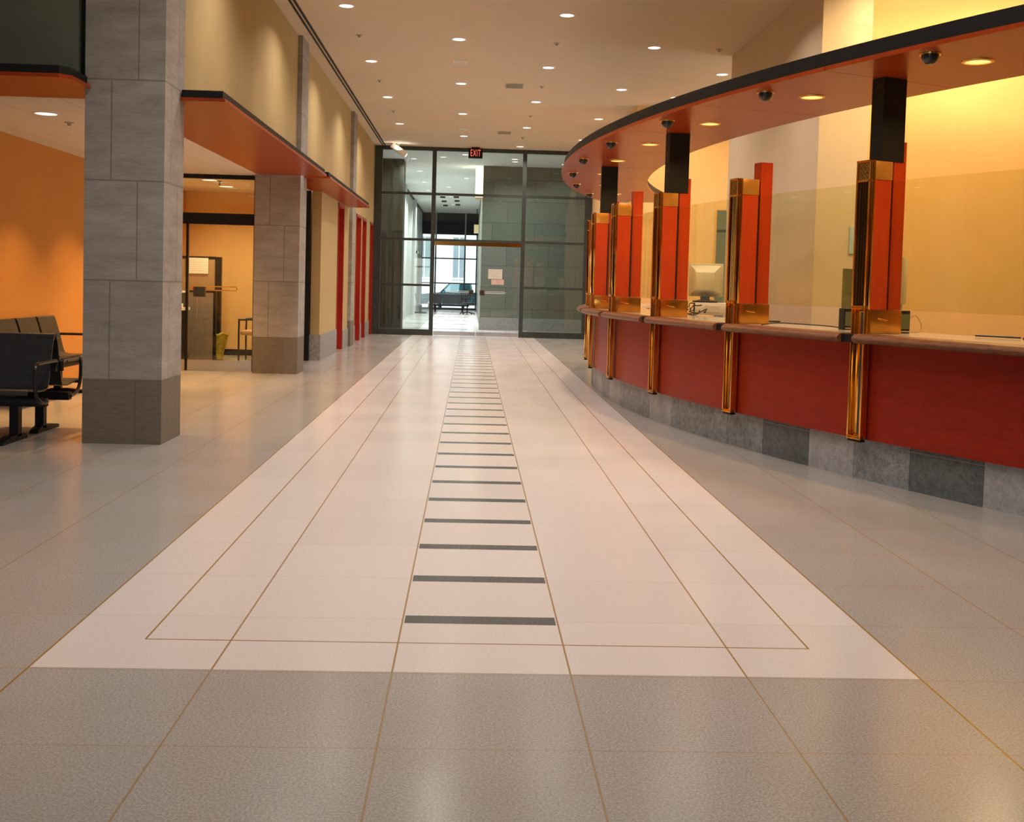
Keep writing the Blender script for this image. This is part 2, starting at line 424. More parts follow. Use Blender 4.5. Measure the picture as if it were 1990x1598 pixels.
# ================================================================== SETTING
struct(MB().box(-9.5, 11, -6, 54, -.2, 0).build('floor', 'floor'), 'terrazzo floor with pale runner and dark inlaid bars')
struct(MB().box(-9.5, 11, -6, YE+.05, ZC, ZC+.2).build('ceiling', 'ceiling'), 'plaster ceiling of the hall with rows of downlights')
struct(MB().box(-9.5, 11, YE+.05, 54, ZC, ZC+.2).build('ceiling_lobby', 'lobbyceiling'), 'pale grey ceiling of the far lobby')
# left: upper wall over the soffits, running down to the floor past the second pillar
DOORS = [(20.30, 21.15), (23.45, 24.38), (24.78, 25.58), (26.60, 27.34)]
DH = 2.66
wl = MB().box(-2.67, -2.52, 9.28, 18.06, 2.84, ZC)
wl.box(-2.67, -2.52, 18.06, YE+.1, DH+.06, ZC)
ys = [18.06]+[v for d in DOORS for v in (d[0]-.05, d[1]+.05)]+[YE+.1]
for i in range(0, len(ys), 2): wl.box(-2.67, -2.52, ys[i], ys[i+1], 0, DH+.06)
struct(wl.build('wall_left', 'cream'), 'cream upper wall on the left, washed by scallops of light')
bb = MB()
for i, (a, b_) in enumerate(((18.05, 20.25), (21.20, 22.10), (22.68, 23.40), (24.43, 24.73), (25.63, 26.55))):
    bb.box(-2.68 if i == 0 else -2.53, -2.50, a, b_, 0, .42 if i == 0 else .36)
struct(bb.build('baseboard_left', 'kickstone'), 'grey stone skirting along the left wall')
for i, (a, b_) in enumerate(DOORS):
    d = struct(MB().box(-2.665, -2.635, a, b_, .005, DH).build('door_%d' % (i+1), 'reddoor'), ['red door nearest the second pillar in the left wall', 'red door just beyond the third pilaster', 'red door between two others near the glazed end', 'red door next to the glazed end wall'][i])
    fr = MB().box(-2.66, -2.508, a-.05, a, 0, DH+.06); fr.box(-2.66, -2.508, b_, b_+.05, 0, DH+.06); fr.box(-2.66, -2.508, a-.05, b_+.05, DH, DH+.06)
    fr.build('door_frame', 'reddoor', d)
    MB().box(-2.635, -2.60, a+.06, a+.10, .95, 1.12).build('handle', 'brassdark', d)
# right side walls
struct(MB().box(3.55, 11, 12.13, 15.76, 0, ZC).box(3.55, 4.08, 11.63, 12.13, 0, ZC).build('wall_right', 'peach'), 'pale peach wall block behind the counter')
struct(MB().box(4.082, 11, 12.05, 12.128, 0, ZC).build('wall_recess', 'yellow'), 'yellow recessed wall behind the counter')
struct(MB().box(2.88, 11, 20.3, 20.45, 0, ZC).box(2.88, 3.03, 20.45, YE+.1, 0, ZC).build('wall_staff', 'yellow'), 'yellow wall at the far end of the staff area')
struct(MB().box(10.9, 11, -6, 12.05, 0, ZC).build('wall_side', 'yellow'))
# a recessed greenish door in the far staff wall
dd = struct(MB().box(4.42, 4.95, 20.27, 20.298, .0, 2.79).build('door_6', 'greywall'), 'grey green door in the yellow wall behind the counter')
MB().box(4.42, 4.95, 20.255, 20.272, 2.40, 2.43).build('door_rail', 'frame', dd)
# left lobby side: wall over the near soffit, reveal, alcove and office shell
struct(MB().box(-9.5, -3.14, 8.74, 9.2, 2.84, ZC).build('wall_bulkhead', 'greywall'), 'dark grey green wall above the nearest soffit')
struct(MB().box(-5.05, -4.89, 9.2, 18.95, 0, 2.80).build('wall_alcove', 'orangewall'), 'apricot wall of the waiting alcove')
struct(MB().box(-9.5, -5.05, 8.74, 9.2, 0, 2.735).build('wall_lobby', 'orangewall'))
struct(MB().box(-9.5, -9.4, -6, 8.74, 0, ZC).build('wall_outer', 'cream'))
struct(MB().box(-4.89, -2.69, 18.85, 19.0, 0, 2.80).build('wall_office', 'yellow'), 'yellow back wall of the glazed office')
struct(MB().box(-4.89, -2.53, 18.82, 18.85, 0, .10).build('baseboard_office', 'black'))
struct(MB().box(-4.89, -3.052, 9.20, 18.85, ZS, 2.83).build('ceiling_alcove', 'tile'), 'low tiled ceiling of the alcove and office')
struct(MB().box(-3.05, -2.70, 15.99, 18.0, ZS, 2.83).build('ceiling_recess', 'tile'))
struct(MB().box(-3.16, -3.08, 15.99, 18.82, 0, ZS).build('wall_partition', 'yellow'))
# recess between the second pillar and the cream wall block: dark door frame
rc = struct(MB().box(-3.05, -2.76, 18.02, 18.05, 0.05, 2.70).build('door_5', 'darkplastic'), 'dark recessed door behind the second pillar')
MB().box(-2.76, -2.685, 17.98, 18.058, 0, ZS).build('door_frame', 'black', rc)
# back of the hall behind the viewer: glazed entrance front, mostly open to daylight
wb = MB().box(-9.5, 11, -6, -5.8, 2.6, ZC).box(-9.5, -6.0, -6, -5.8, 0, 2.6).box(-2.2, 11, -6, -5.8, 0, 2.6)
for x in (-4.7, -3.4): wb.box(x-.05, x+.05, -5.95, -5.85, 0, 2.6)
wb.box(-6, -2.2, -5.95, -5.85, 2.1, 2.18)
struct(wb.build('wall_back', 'frame'))
# cornice slot along the left edge of the ceiling, with wall washers inside
sl = struct(MB().box(-2.345, -2.315, 8, YE-.05, ZC-.006, ZC-.001).build('trim_1', 'black'), 'double black slot line along the left edge of the ceiling')
MB().box(-2.29, -2.255, 8, YE-.05, ZC-.006, ZC-.001).build('slot_line', 'black', sl)
for yy in (9.9, 10.85, 12.6, 14.2, 17.05, 18.7, 20.9, 23.55, 24.9, 26.2, 27.1):
    L = bpy.data.lights.new('wall_washer', 'SPOT'); L.energy = W_WASH; L.color = C_WASH; L.spot_size = math.radians(50); L.spot_blend = .85; L.shadow_soft_size = .04
    o = bpy.data.objects.new('wall_washer', L); COL.objects.link(o); o.parent = sl
    o.location = (-2.25, yy, ZC-.05); o.rotation_euler = (0, math.radians(-7), 0)

# ================================================================== PILLARS
def pillar(x0, x1, y0, y1, label, mat='pillar', top=ZC, notch=None):
    cx_, cy_ = (x0+x1)/2, (y0+y1)/2; hx, hy = (x1-x0)/2, (y1-y0)/2
    t = thing('stone_pillar', label, 'pillar', (cx_, cy_, 0), 0, 'stone pillars along the left side')
    MB().box(-hx, hx, -hy, hy, 0, .503).build('base_course', mat, t)
    MB().box(-hx, hx, -hy, hy, .503, top).build('shaft', mat, t)
    return t
pillar(-3.075, -2.465, 8.70, 9.27, 'large square grey stone pillar nearest the viewer beside the black benches')
pillar(-3.075, -2.455, 15.405, 15.985, 'square stone pillar at the right of the glazed office, lit brown')
pillar(-2.66, -2.455, 22.10, 22.68, 'narrow stone pilaster between the first and second red doors')

# ================================================================== LEFT SOFFITS
def soffit(label, poly, fascia_poly, z=ZS, loc=(0,0,0)):
    t = thing('wood_soffit', label, 'canopy', loc, 0, 'red wood soffits with black fascia on the left')
    MB().prism(poly, z, z+.028).build('wood_underside', 'soffit', t)
    MB().prism(fascia_poly, z+.028, z+.092).build('black_fascia', 'black', t)
    return t
soffit('red wood soffit with black fascia between the first and second stone pillars',
       [(-2.10, 9.12), (-2.10, 15.40), (-2.45, 15.40), (-3.05, 15.395), (-3.05, 9.285), (-2.455, 9.285), (-2.455, 9.12)],
       [(-2.125, 9.15), (-2.125, 15.40), (-2.45, 15.40), (-3.05, 15.395), (-3.05, 9.285), (-2.455, 9.285), (-2.455, 9.15)])
soffit('dark red wood soffit left of the nearest stone pillar above the benches',
       [(-9, 8.22), (-3.10, 8.22), (-3.03, 8.30), (-3.03, 8.69), (-3.085, 8.69), (-3.085, 9.19), (-9, 9.19)],
       [(-9, 8.25), (-3.11, 8.25), (-3.055, 8.32), (-3.055, 8.69), (-3.085, 8.69), (-3.085, 9.19), (-9, 9.19)])
soffit('red wood soffit farthest along the left wall beyond the second pillar',
       [(-2.09, 15.70), (-2.09, 21.85), (-2.515, 21.85), (-2.515, 18.04), (-2.69, 18.04), (-2.69, 15.99), (-2.445, 15.99), (-2.445, 15.70)],
       [(-2.115, 15.73), (-2.115, 21.82), (-2.515, 21.82), (-2.515, 18.04), (-2.69, 18.04), (-2.69, 15.99), (-2.445, 15.99), (-2.445, 15.73)])

# ================================================================== CURVED COUNTER
DT = 5.95
FT = [202.70-DT*k for k in range(6)]                    # divider angles, nearest first
T_NEAR, T_FAR = 213.8, 160.0
def pol(R, t, z=0): a = math.radians(t); return (C0[0]+R*math.cos(a), C0[1]+R*math.sin(a), z)
ct = thing('teller_counter', 'long curved red teller counter on a grey granite base', 'counter', (C0[0], C0[1], 0))
SLAB = [T_FAR, 163, 165.5, 168, 170, 172.2, 174.4, 176.6, 178.8, 181, 183.2, 185.4, 187.6] + [189.6, 191.83, 193.9, 196.13, 198.19, 200.44, 202.29, 204.26, 206.46] + [208.4, 210.3, 212.2, T_NEAR]
SLAB_TONE = 'mlmdlmdmlmlm' + 'm' + 'lmmmdlmd' + 'ldml'
for i in range(len(SLAB)-1):
    MB().arc(15.1, 15.64, SLAB[i]+.006, SLAB[i+1]-.006, 0, .298, 8).build('granite_slab', {'d': 'slabdark', 'm': 'slabmid', 'l': 'slablight'}[SLAB_TONE[i % len(SLAB_TONE)]], ct)
bounds = [FT[0]+DT]+FT+[FT[-1]-DT]                       # 208.65 ... 167
segs = [(T_NEAR, bounds[0])]+[(bounds[i], bounds[i+1]) for i in range(len(bounds)-1)]+[(bounds[-1], T_FAR)]
EDGE = [(15.691, 1.05), (15.83, 1.05), (15.855, 1.042), (15.872, 1.025), (15.875, 1.012), (15.866, .996), (15.845, .985), (15.691, .985)]
for (a, b_) in segs:
    MB().arc(15.10, 15.685, b_, a, .298, .99, 14).build('front_panel', 'panel', ct)
    w = MB().arc(14.95, 15.69, b_, a, 1.0, 1.05, 14).build('worktop', 'top', ct)
    MB().arcprof(EDGE, b_+.262, a-.262, 14).build('wood_edge', 'edge', w)
for t_ in bounds: MB().arc(15.775, 15.835, t_-.26, t_+.26, .99, 1.044, 3).build('edge_connector', 'black', ct)

def divider(t_, label, column):
    a = math.radians(t_+180)
    root = thing('teller_divider', label, 'divider', pol(15.74, t_), a, 'brass and red dividers along the counter')
    h = .0685
    lo = MB().box(.012, .04, -h, h, .30, 1.22); lo.box(-.016, .02, -h, -h+.014, .30, 1.22); lo.box(-.016, .02, h-.014, h, .30, 1.22); lo.box(-.016, .02, -h, h, .30, .325)
    lo.build('brass_upright', 'brass', root, .002)
    MB().box(-.004, .014, -h+.02, -.018, .335, 1.20).build('recessed_strip', 'darkplastic', root)
    MB().box(-.01, .035, -h+.005, h-.005, .282, .30).build('black_foot', 'black', root)
    up = MB().box(.010, .03, -h, h, 1.22, 2.265); up.box(-.018, .012, -h, -h+.013, 1.22, 2.265); up.box(-.018, .012, h-.013, h, 1.22, 2.265)
    up.box(-.018, .012, -h, h, 1.22, 1.245); up.box(-.018, .012, -h, h, 2.115, 2.13); up.box(-.018, .012, -h, h, 2.25, 2.265)
    up.build('brass_front', 'brass', root, .0015)
    MB().box(.006, .0115, -h+.013, h-.013, 1.245, 2.115).build('dark_backing', 'darkplastic', root)
    for yy in (-.036, -.012, .012, .036): MB().lathe([(.0075, 1.245), (.0075, 2.115)], 10, (.002, yy, 0)).build('flute', 'bronze', root)
    cap = MB().box(-.008, .011, -h+.013, h-.013, 2.13, 2.25)
    for i in range(9):
        for j in range(10):
            x_, z_ = -.044+i*.011, 2.138+j*.0115
            r_ = .004+.002*((i*7+j*5) % 3)
            cap.lathe([(0, -.0155), (r_*.7, -.013), (r_, -.008)], 6, (0, x_, z_), 'x')
    cap.build('ornament_plate', 'brassdark', root)
    MB().box(.03, .182, -h+.004, h-.004, 1.22, 2.13).build('side_panel', 'fin', root)
    MB().box(.03, .186, -h, h, 2.132, 2.262).build('gold_cap', 'maple', root, .002)
    MB().box(.182, .206, -h+.022, h-.022, 1.22, 2.13).build('glass_channel', 'darkplastic', root)
    MB().box(.03, .325, -h, h, 1.052, 1.218).build('brass_base', 'brassbox', root, .003)
    MB().box(.206, .318, -.056, .056, 1.22, 2.41).build('red_post', 'fin', root)
    MB().tube(bezier([(.10, -h-.004, 1.16), (.13, -h-.022, 1.155), (.165, -h-.022, 1.15), (.19, -h-.004, 1.145)], 4), .005, 6).build('base_loop', 'brass', root)
    if column: MB().box(.085, .29, -.060, .060, 2.264, 2.849).build('black_column', 'column', root)
    return root
DL = ['brass fronted red divider nearest the viewer, black column rising from it',
      'brass fronted red divider second along the counter, with no column above it',
      'brass fronted red divider third along the counter, black column above it',
      'narrow looking brass and red divider fourth along the counter, without a column',
      'brass and red divider fifth along the counter with the farthest black column',
      'farthest brass edged red divider at the left tip of the counter']
for k, t_ in enumerate(FT): divider(t_, DL[k], k in (0, 2, 4))
GL = ['pale green glass screen at the right end of the counter', 'glass screen between the two nearest brass dividers', 'glass screen in front of the beige monitor',
      'glass screen between the third and fourth brass dividers', 'glass screen between the fourth and fifth brass dividers', 'glass screen between the two farthest brass dividers']
gb = [FT[0]+DT]+FT
for k in range(6):
    a, b_ = gb[k]-.17, gb[k+1]+.17
    if k == 0: a = T_NEAR-2
    g_ = MB().arc(15.540, 15.550, b_, a, 1.222, 2.13, 12, (0,0)).build('glass_screen', 'screen')
    g_.location = (C0[0], C0[1], 0)
    tag(g_, GL[k], 'glass screen', 'glass screens on the counter')

# big curved canopy over the counter
ca = thing('counter_canopy', 'large curved red canopy with black fascia above the counter', 'canopy', (C0[0], C0[1], 2.85))
tb = [T_NEAR, FT[0]+DT]+FT+[FT[-1]-DT, FT[-1]-2*DT, 157.2]
for i in range(len(tb)-1):
    MB().arc(14.93, 16.135, tb[i+1]+.012, tb[i]-.012, 0, .03, 16).build('wood_soffit_panel', 'soffit', ca)
MB().arc(14.96, 16.105, 157.2, T_NEAR, .03, .135, 110).build('black_fascia', 'black', ca)
for k in range(8):
    t_ = FT[0]+2.78-DT*k+(.25 if k > 3 else 0)
    d = thing('dome_camera', 'small black dome camera under the curved canopy, %s from the viewer' % ORD[k], 'camera', pol(15.98, t_, 2.85), 0, 'dome cameras under the canopy')
    MB().lathe([(.045, -.012), (.066, -.010), (.068, -.002), (.066, 0), (.045, 0)], 24, closed=True).build('brass_ring', 'goldring', d)
    MB().lathe([(.054, -.011), (.052, -.028), (.040, -.050), (.028, -.062), (.022, -.066), (0, -.067)], 24).build('black_dome', 'gloss', d)
for k in range(0, 9):
    t_ = FT[0]+2.82-DT*k
    lab = 'amber downlight in the curved canopy, %s from the viewer' % ORD[k]
    d = thing('canopy_downlight', lab, 'light', pol(15.56, t_, 2.85), 0, 'amber downlights in the canopy')
    MB().lathe([(.080, -.010), (.100, -.006), (.102, 0), (.080, 0)], 28, closed=True).build('gold_ring', 'goldring', d)
    MB().lathe([(.080, -.004), (0, -.003)], 28).build('lens', 'lampamber', d)
    area_light(d, 'lamp', W_CANOPY, C_CANOPY, .14, -.015, 140)

# ================================================================== HALL DOWNLIGHTS
def downlight(x, y, label, group, power=W_HALL, col=C_HALL, lens='lampwhite', z=ZC, r=.095, ring='trimring', spread=140):
    d = thing('recessed_downlight', label, 'light', (x, y, z), 0, group)
    MB().lathe([(r*.9, -.009), (r*1.08, -.006), (r*1.12, 0), (r*.9, 0)], 28, closed=True).build('trim_ring', ring, d)
    MB().lathe([(r*.9, -.005), (0, -.0035)], 28).build('lens', lens, d)
    if power: area_light(d, 'lamp', power, col, r*1.6, -.018, spread)
    return d
rows = {'left row of the hall ceiling': (-1.67, [13.65, 17.0, 20.25, 23.6]),
        'row left of centre in the hall ceiling': (-.325, [15.28, 18.64, 21.95, 25.25]),
        'row right of centre in the hall ceiling': (1.02, [13.72, 17.03, 20.25, 23.6, 26.85]),
        'right row of the hall ceiling': (2.37, [15.37, 18.7, 22.05, 25.3])}
for nm, (x, yl) in rows.items():
    for i, y in enumerate(yl):
        downlight(x, y, 'round white downlight, %s in the %s' % (ORD[i]+(' one' if i == 0 else ' back'), nm), 'downlights in the hall ceiling')
downlight(3.71, 17.1, 'round white downlight beside the black line at the right wall block', 'downlights in the hall ceiling')
for x, yl in ((-1.67, [3.5, 6.9, 10.3]), (-.325, [5.2, 8.6, 11.95]), (1.02, [3.5, 6.9, 10.3]), (2.37, [5.2, 8.6, 11.95])):
    for y in yl: downlight(x, y, 'round white downlight in the ceiling above the near part of the hall', 'downlights above the near floor')
for x, y in ((3.98, 10.5), (5.6, 11.2), (7.6, 11.2), (5.0, 9.2), (4.4, 10.6), (7.0, 8.6), (4.6, 18.4), (6.4, 18.4), (3.4, 19.3)):  # the first lamp is added to brighten the front of the peach block
    downlight(x, y, 'round warm downlight in the ceiling over the staff side of the counter', 'downlights over the staff area', W_STAFF, C_STAFF, spread=165)
for x in (4.7, 5.8, 6.9):  # unseen spots added to brighten the upper part of the yellow wall
    d = downlight(x, 10.5, 'unseen wall washer added to brighten the top of the yellow wall', 'added wall washers over the staff area', 0)
    L = bpy.data.lights.new('lamp', 'SPOT'); L.energy = 300; L.color = (1, .78, .44); L.spot_size = math.radians(95); L.spot_blend = 1; L.shadow_soft_size = .06
    o = bpy.data.objects.new('lamp', L); COL.objects.link(o); o.parent = d; o.location = (0, 0, -.03)
    o.rotation_euler = Vector((0, 1.5, -.12)).to_track_quat('-Z', 'Y').to_euler()
# sprinklers, vents
spr = thing('sprinkler', 'small round sprinkler plate, nearest in the left ceiling row', 'sprinkler', (-1.677, 15.25, ZC), 0, 'sprinkler plates in the ceiling')
MB().lathe([(.045, 0), (.045, -.006), (.018, -.010), (.016, -.03), (.022, -.032), (0, -.034)], 14).build('plate', 'ventgrey', spr)
for x, y, lb in ((-1.676, 18.61, 'small round sprinkler plate, second in the left ceiling row'), (-1.683, 21.9, 'small round sprinkler plate, third in the left ceiling row'),
                 (1.017, 15.33, 'small round sprinkler plate, nearest right of the ceiling centre'), (1.024, 18.67, 'small round sprinkler plate beside the nearer brown vent'),
                 (1.008, 21.95, 'small round sprinkler plate, third right of the ceiling centre'), (1.0, 25.2, 'small round sprinkler plate nearest the glazed end wall'), (3.27, 15.35, 'small dark sprinkler plate by the right wall block')):
    c = copy_tree(spr); c.location = (x, y, ZC); c['label'] = lb
def vent(x0, x1, y0, y1, label, mat='ventgrey'):
    v = thing('ceiling_vent', label, 'vent', ((x0+x1)/2, (y0+y1)/2, ZC), 0, 'vents in the ceiling')
    hx, hy = (x1-x0)/2, (y1-y0)/2
    f = MB().box(-hx, hx, -hy, -hy+.02, -.008, -.001); f.box(-hx, hx, hy-.02, hy, -.008, -.001); f.box(-hx, -hx+.02, -hy+.02, hy-.02, -.008, -.001); f.box(hx-.02, hx, -hy+.02, hy-.02, -.008, -.001)
    f.build('vent_frame', mat, v)
    s_ = MB(); n = 7
    for i in range(n):
        yy = -hy+.03+(2*hy-.06)*i/(n-1); s_.box(-hx+.02, hx-.02, yy-.008, yy+.008, -.007, -.002)
    s_.build('louvres', mat, v)
vent(.41, .72, 18.5, 18.92, 'brown square vent grille in the ceiling, nearer of two')
vent(.415, .72, 24.3, 24.72, 'brown square vent grille in the ceiling, farther of two')
vent(-.42, -.22, 16.70, 16.95, 'small pale square vent left of the nearer brown grille', 'trimring')
vent(-.42, -.22, 24.0, 24.25, 'small pale square vent left of the farther brown grille', 'trimring')

# ================================================================== ENTRANCE GLAZING
we = struct(bpy.data.objects.new('window_1', None), 'tall black framed glass wall closing the end of the hall'); COL.objects.link(we); we.location = (0, YE, 0)
XL, XM, XR = -2.46, -1.055, 1.18
f = MB()
f.box(-2.515, -2.33, -.05, .05, 0, ZC-.001)
for x in (XM, XR): f.box(x-.05, x+.05, -.05, .05, 0, 4.56)
f.box(2.70, 2.875, -.05, .05, 0, 4.56)
f.box(-2.33, 2.875, -.05, .05, 4.56, ZC-.001)
for z in (3.50, 2.37): f.box(-2.33, 2.70, -.045, .045, z-.03, z+.03)
for a, b_ in ((-2.33, XM-.05), (XR+.05, 2.70)):
    f.box(a, b_, -.045, .045, 1.215, 1.27); f.box(a, b_, -.05, .05, 0, .145)
f.build('window_frame', 'frame', we)
for a, b_ in ((-2.33, XM-.05), (XM+.05, XR-.05), (XR+.05, 2.70)):
    for z0, z1 in ((3.53, 4.56), (2.40, 3.47), (1.27, 2.34), (.145, 1.215)):
        if a > -1.2 and a < 0 and z1 < 2.35: continue
        MB().box(a, b_, -.006, .006, z0, z1).build('pane', 'endglass', we)
MB().box(XM+.05, XR-.05, -.12, -.046, 2.24, 2.335).build('door_header', 'brass', we)
for s_, nm in ((-1, 'left'), (1, 'right')):
    dr = struct(bpy.data.objects.new('door_%d' % (7 if s_ < 0 else 8), None), '%s leaf of the frameless glass double door in the end wall' % nm); COL.objects.link(dr); dr.location = (.0625, YE, 0)
    a, b_ = (s_*.008, s_*1.055); a, b_ = min(a, b_), max(a, b_)
    MB().box(a, b_, -.006, .006, .11, 2.235).build('pane', 'clear', dr)
    MB().box(a, b_, -.022, .022, .012, .108).build('bottom_rail', 'steel', dr)
    lx = s_*.137
    lk = MB().box(lx-.055, lx+.055, -.03, .03, 1.03, 1.145).build('lock_box', 'darkplastic', dr)
    lb_ = MB().box(lx-.062, lx+.062, -.024, .024, 1.022, 1.030); lb_.box(lx-.062, lx+.062, -.024, .024, 1.145, 1.153); lb_.box(lx-.062, lx-.055, -.024, .024, 1.03, 1.145); lb_.box(lx+.055, lx+.062, -.024, .024, 1.03, 1.145)
    lb_.build('lock_trim', 'brass', lk)
    MB().tube(bezier([(lx+s_*.06, -.025, 1.12), (lx+s_*.1, -.07, 1.12), (s_*.66, -.07, 1.12), (s_*.67, -.07, 1.085), (lx+s_*.1, -.07, 1.085), (lx+s_*.06, -.025, 1.085)], 5), .008, 8).build('pull_bar', 'steel', dr)
for x0, x1, z0, z1, mt, nm, lb in ((.34, .69, 1.44, 1.685, 'paper', 'paper_notice', 'white printed notice taped on the right glass door'), (.42, .735, 1.30, 1.43, 'paperpink', 'pink_notice', 'pinkish sheet taped on the glass door below the white notice')):
    tag(MB().box(x0, x1, YE-.010, YE-.007, z0, z1).build(nm, mt), lb, 'notice')

# EXIT sign
ex = thing('exit_sign', 'black EXIT sign with red letters hanging before the end glazing', 'sign', (-.05, YE-.25, ZC))
MB().box(-.10, .10, -.03, .03, -.03, -.001).build('mounting_plate', 'black', ex)
MB().box(-.172, .172, -.035, .035, -.27, -.03).build('housing', 'black', ex, .004)
cu = bpy.data.curves.new('exit_letters', 'FONT'); cu.body = 'EXIT'; cu.align_x = 'CENTER'; cu.align_y = 'CENTER'; cu.size = .235; cu.extrude = .003; cu.offset = -.003; cu.space_character = 1.1
cu.materials.append(M['exitred'])
tmp = bpy.data.objects.new('letters_curve', cu); lt = bpy.data.objects.new('letters', bpy.data.meshes.new_from_object(tmp)); bpy.data.objects.remove(tmp); COL.objects.link(lt); lt.parent = ex
lt.location = (0, -.037, -.15); lt.rotation_euler = (PI/2, 0, 0); lt.scale = (.50, 1, 1)

# white boxy fixture near the left end of the glazing
cb = thing('floodlight', 'white boxy floodlight tilted under the ceiling at the left end of the glazing', 'light', (-1.93, YE-.5, ZC))
MB().lathe([(.06, 0), (.06, -.015), (.02, -.02), (.018, -.09), (0, -.09)], 14).build('ceiling_mount', 'trimring', cb)
hb = MB().box(-.21, .21, -.075, .075, -.065, .065).build('housing', 'white', cb, .012); hb.location = (.02, 0, -.15); hb.rotation_euler = (0, math.radians(34), math.radians(10))
MB().lathe([(.05, .21), (.05, .225), (.04, .228), (0, .228)], 16, (0, 0, 0), 'x').build('front_lens', 'lampwhite', hb)
fl = area_light(cb, 'lamp', 5, C_HALL, .12, -.10, 170); fl.rotation_euler = (PI, 0, 0); fl.location = (.02, -.10, -.16)

# ================================================================== OFFICE GLAZING (left)
GY = 15.66
wo = struct(bpy.data.objects.new('window_2', None), 'black framed glass wall of the office beside the second pillar'); COL.objects.link(wo); wo.location = (0, GY, 0)
f = MB().box(-4.885, -3.085, -.04, .04, 2.685, ZS-.001); f.box(-4.885, -3.085, -.04, .04, 2.05, 2.205); f.box(-3.125, -3.085, -.04, .04, 0, 2.685); f.box(-4.885, -4.84, -.04, .04, 0, 2.685); f.box(-4.06, -4.03, -.03, .03, 0, 2.05)
f.build('window_frame', 'black', wo)
MB().box(-4.84, -4.06, -.025, .025, .0, .15).build('kick_rail', 'steel', wo)
MB().box(-4.84, -4.06, -.006, .006, .15, 2.05).build('pane', 'clear', wo)
MB().box(-4.84, -3.125, -.006, .006, 2.205, 2.685).build('pane', 'clear', wo)
do = struct(bpy.data.objects.new('door_9', None), 'glass office door with a brass pull and steel bottom rail'); COL.objects.link(do); do.location = (-4.03, GY, 0)
MB().box(.005, .90, -.006, .006, .15, 2.045).build('pane', 'clear', do)
MB().box(.005, .90, -.025, .025, .01, .15).build('bottom_rail', 'steel', do)
MB().box(.085, .24, -.05, .03, 1.035, 1.175).build('lock_box', 'darkplastic', do)
MB().tube([(.25, -.03, 1.182), (.26, -.075, 1.182), (.68, -.075, 1.182), (.695, -.075, 1.156), (.68, -.075, 1.13), (.26, -.075, 1.13), (.25, -.03, 1.13)], .008, 8).build('pull_bar', 'brass', do)
MB().box(.12, .135, -.014, -.006, .62, 1.03).box(.19, .205, -.014, -.006, .62, 1.03).build('reflection_strips', 'steel', do)  # thin strips modelling a reflection in the door glass below the lock

# office contents
pt = thing('office_partition', 'brown cubicle partition with a paper pinned on it inside the glazed office', 'partition', (-4.45, 18.05, 0))
MB().box(-.42, .25, -.03, .03, .05, 1.60).build('panel', 'partition', pt)
MB().box(-.42, .25, -.035, .035, 1.60, 1.64).build('top_rail', 'black', pt); MB().box(.25, .345, -.04, .04, 0, 1.635).build('end_post', 'black', pt)
MB().box(-.42, .25, -.035, .035, 0, .05).build('foot_rail', 'black', pt)
p2 = thing('low_partition', 'low grey brown partition panel before the brown partition in the office', 'partition', (-4.22, 17.3, 0))
MB().box(-.20, .17, -.03, .03, .0, 1.07).build('panel', 'partition2', p2); MB().box(.17, .21, -.035, .035, 0, 1.10).build('edge_post', 'black', p2); MB().box(-.20, .17, -.033, .033, 1.07, 1.10).build('top_rail', 'black', p2)
tag(MB().box(-4.665, -4.31, 18.005, 18.015, 1.36, 1.615).build('paper_notice', 'paper'), 'white printed sheet pinned to the brown office partition', 'notice')
tag(MB().box(-4.56, -4.45, 18.008, 18.016, 1.10, 1.145).build('red_label', 'redlabel'), 'small red label on the brown office partition', 'label')
fc = thing('filing_cabinet', 'white drawer cabinet at the left edge of the office', 'cabinet', (-4.55, 16.9, 0))
MB().box(-.25, .12, -.3, .3, .0, .80).build('body', 'black', fc)
for z0 in (.04, .42): MB().box(-.23, .085, -.325, -.30, z0, z0+.34).build('drawer', 'beige2', fc)
MB().box(-.26, .16, -.33, .32, .80, .84).build('top', 'beige2', fc)
tag(MB().box(-4.72, -4.44, 16.7, 17.0, .842, .90).build('paper_stack', 'white'), 'stack of white papers on the office drawer cabinet', 'paper')
pr_ = thing('office_printer', 'dark printer on the office drawer cabinet', 'printer', (-4.55, 17.1, .842))
MB().box(-.2, .14, -.08, .10, 0, .22).build('body', 'darkplastic', pr_); MB().box(-.16, .10, -.1, .06, .222, .25).build('paper_tray', 'white', pr_)
wbn = thing('waste_bin', 'bin lined with a crumpled yellow plastic bag inside the office', 'bin', (-4.06, 17.6, 0))
bagm = MB(); n = 22; ringp = [(.10, .02), (.11, .12), (.135, .22), (.15, .30), (.165, .36), (.185, .42)]
vs_ = []
for (r_, h_) in ringp:
    for i in range(n): 
        rr = r_*(1+.10*math.sin(i*2.1+h_*30)*(h_/.4)); vs_.append((rr*math.cos(2*PI*i/n), rr*math.sin(2*PI*i/n), h_+.02*math.sin(i*1.7)*(h_/.4)))
bagm.add(vs_, [(k*n+i, k*n+(i+1)%n, (k+1)*n+(i+1)%n, (k+1)*n+i) for k in range(len(ringp)-1) for i in range(n)]+[tuple(range(n))[::-1]])
bagm.build('plastic_bag', 'bag', wbn); MB().lathe([(.085, 0), (.095, .10), (.098, .10), (.10, .26), (.09, .26), (.08, .02)], 20).build('basket', 'darkplastic', wbn)
oc = thing('visitor_chair', 'black framed chair with a tan seat half hidden by the second pillar', 'chair', (-3.42, 17.6, 0), math.radians(90))
MB().box(-.24, .24, -.23, .23, .42, .49).build('seat', 'tan', oc, .02); bk = MB().box(-.22, .22, -.03, .03, 0, .38).build('backrest', 'darkplastic', oc, .02); bk.location = (0, -.27, .52); bk.rotation_euler = (math.radians(8), 0, 0)
